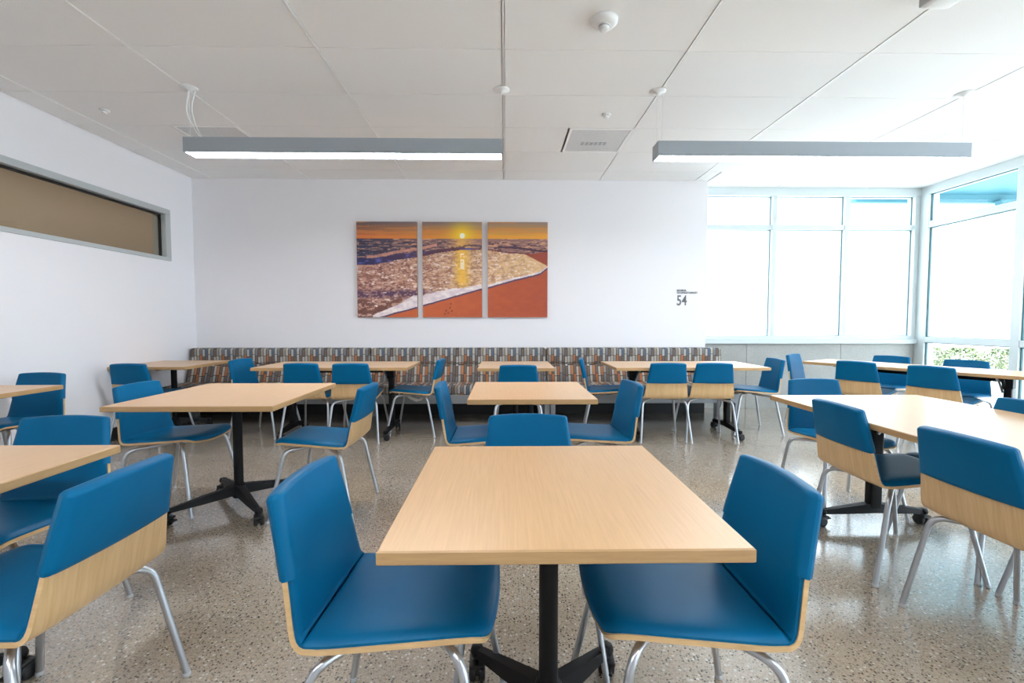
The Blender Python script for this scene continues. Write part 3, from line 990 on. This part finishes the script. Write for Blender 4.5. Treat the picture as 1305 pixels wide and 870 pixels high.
# back cushion: lower inner pad and upper pad wrapping both faces
mb = MB(M_vinyl)
s0_, s1_ = S_bend + .012, S_split + .03
sl = spaced(s0_, s1_, 14, True, False)
def th_low(i, t_):
    e1 = min(1, (sl[i] - s0_) / .012)
    q = math.sqrt(max(0, 1 - abs(t_) ** 9)) * math.sqrt(max(0, 1 - (1 - e1) ** 2))
    return (.014 + .010 * q, -.0055)
sheet(mb, shell_rows(sl, .004), 19, th_low)
s0_, s1_ = S_split, PL + .006
PLo = PL
sl2 = sorted(set(round(q, 5) for q in spaced(s0_, PL, 20, False, True) + [s0_ + .003, PL - .004, PL - .012]))
def th_up(i, t_):
    e1 = min(1, (sl2[i] - s0_) / .006); e2 = min(1, (PL - sl2[i]) / .011)
    q = math.sqrt(max(0, 1 - abs(t_) ** 26)) * (.55 + .45 * math.sqrt(max(0, 1 - (1 - e1) ** 2))) * math.sqrt(max(0, 1 - (1 - e2) ** 2))
    qf = math.sqrt(max(0, 1 - abs(t_) ** 26)) * math.sqrt(max(0, 1 - (1 - e2) ** 2))
    return (.004 + .0205 * qf, .004 + .013 * q)
sheet(mb, shell_rows(sl2, -.003, None, .013, s0_, PL), 25, th_up)
chair_parts['back_cushion'] = mb.mesh('back_cushion')
# underseat bracket
mb = MB(M_steel)
mb.box(-.055, .055, -.05, .08, .408, .416, 0, .003)
mb.box(-.02, .02, -.03, .06, .414, .440, 0)
chair_parts['seat_bracket'] = mb.mesh('seat_bracket')
def leg_mesh(sx_, sy_):
    mb = MB(M_steel)
    if sy_ > 0:
        path = [(sx_ * .045, .035, .412), (sx_ * .192, .165, .418), (sx_ * .247, .247, .012)]
    else:
        path = [(sx_ * .045, -.02, .410), (sx_ * .212, -.176, .398), (sx_ * .246, -.253, .012)]
    mb.tube(rounded(path, .05, 7), .0112, 10)
    gl = MB(M_glide)
    p = path[-1]
    gl.lathe([(.0115, 0), (.0125, .002), (.0125, .010), (.0115, .014)], 14, 0, Matrix.Translation((p[0], p[1], 0)))
    return mb.mesh('leg'), gl.mesh('foot_glide')
legs = [leg_mesh(a, b_) for a, b_ in ((-1, 1), (1, 1), (-1, -1), (1, -1))]
tagm = MB(M_paper)
pv = []
for o_ in (0, .0015):
    pv += [(-.12 + o_, .07, .405), (-.13 + o_, .02, .375), (-.13 + o_, -.04, .352), (-.12 + o_, -.09, .362), (-.11 + o_, -.10, .405),
           (-.02 + o_, .07, .40), (-.05 + o_, .02, .385), (-.05 + o_, -.04, .365), (-.04 + o_, -.09, .375), (-.02 + o_, -.10, .405)]
tagm.add(pv, [(i, i + 1, i + 6, i + 5) for i in range(4)] + [(10 + i, 15 + i, 16 + i, 11 + i) for i in range(4)])
tag_mesh = tagm.mesh('paper_label')

def add_chair(x, y, deg, label, paper=False):
    r = tag(empty('dining_chair', (x, y, 0), radians(deg)), label, 'chair', 'blue padded plywood chairs')
    for nm in ('plywood_shell', 'seat_cushion', 'back_cushion', 'seat_bracket'):
        mesh_obj(nm, chair_parts[nm], r)
    for lm, gm in legs:
        lo_ = mesh_obj('leg', lm, r)
        mesh_obj('foot_glide', gm, lo_)
    if paper:
        mesh_obj('paper_label', tag_mesh, r)
    return r

CH = [
 (-.261, 1.225, -92.1, 'blue padded chair at the left side of the nearest table, its seat facing right'),
 (.465, 1.225, 90.1, 'blue padded chair at the right side of the nearest table, its seat facing left'),
 (-1.334, 1.27, 88.8, 'blue chair with pale plywood back in the lower left corner, its back towards the room'),
 (-1.853, 1.687, 184.4, 'blue chair facing the camera behind the table cut off at the lower left'),
 (-3.615, 3.344, 180.8, 'blue chair facing the camera against the left wall, below the high window'),
 (-3.562, 4.739 - .08, -1.8, 'dark blue chair at the near side of the back left corner table'),
 (-2.129, 3.006, -93.1, 'blue chair facing right at the left side of the larger square table'),
 (-2.535, 4.873, -96.2, 'blue chair facing right at the left end of the long table under the left canvas'),
 (-1.150, 2.917, 89.0, 'blue chair with plywood back at the right side of the larger square table'),
 (-.138, 2.98, -90.1, 'blue chair facing right at the left side of the middle square table'),
 (.571, 3.001, 95.2, 'blue chair facing left at the right side of the middle square table'),
 (.094, 1.69, 178.5, 'blue chair facing the camera at the far side of the nearest table'),
 (-.958, 4.894, 87.0, 'blue chair facing left with a white paper hanging under its seat'),
 (1.113, 4.921, -100.2, 'blue chair seen side-on facing right at the left end of the right long table'),
 (1.588, 4.645, -2.6, 'left of the two chairs, backs to camera, at the table nearest the 54 sign'),
 (2.052, 4.640, -6.0, 'right of the two chairs, backs to camera, at the table nearest the 54 sign'),
 (-1.932, 4.675, -4.3, 'left of the two chairs, backs to camera, at the table below the left canvas'),
 (-1.476, 4.650, 1.2, 'right of the two chairs, backs to camera, at the table below the left canvas'),
 (.133, 4.475, -1.9, 'blue chair backing the room at the small table under the right canvas'),
 (2.652, 4.91, 86.7, 'blue chair facing left at the window end of the right long table'),
 (3.695, 5.304, -144.0, 'pale lit blue chair at the far left end of the askew table'),
 (3.772, 4.672, -59.6, 'farther of the two chairs with plywood backs at the near side of the askew table'),
 (4.073, 4.14, -65.1, 'nearer of the two chairs with plywood backs at the near side of the askew table'),
 (4.241, 5.061, 122.3, 'farther of the two chairs facing the room behind the askew table'),
 (4.529, 4.489, 121.6, 'nearer of the two chairs facing the room behind the askew table'),
 (2.152, 2.875, 177.8, 'blue chair facing the camera at the far end of the right foreground table'),
 (2.393, 2.242, 90.5, 'blue chair beyond the right foreground table, only its top corner showing'),
 (2.40, 1.66, 90, 'blue chair at the right edge, only its seat corner and a leg showing'),
 (1.930, 2.225, -91.3, 'plywood-backed blue chair, farther of two along the right foreground table'),
 (1.925, 1.600, -89.2, 'plywood-backed blue chair at the lower right, nearer of two along the right foreground table'),
]
for x, y, a, lb in CH:
    add_chair(x, y, a, lb, 'white paper' in lb)
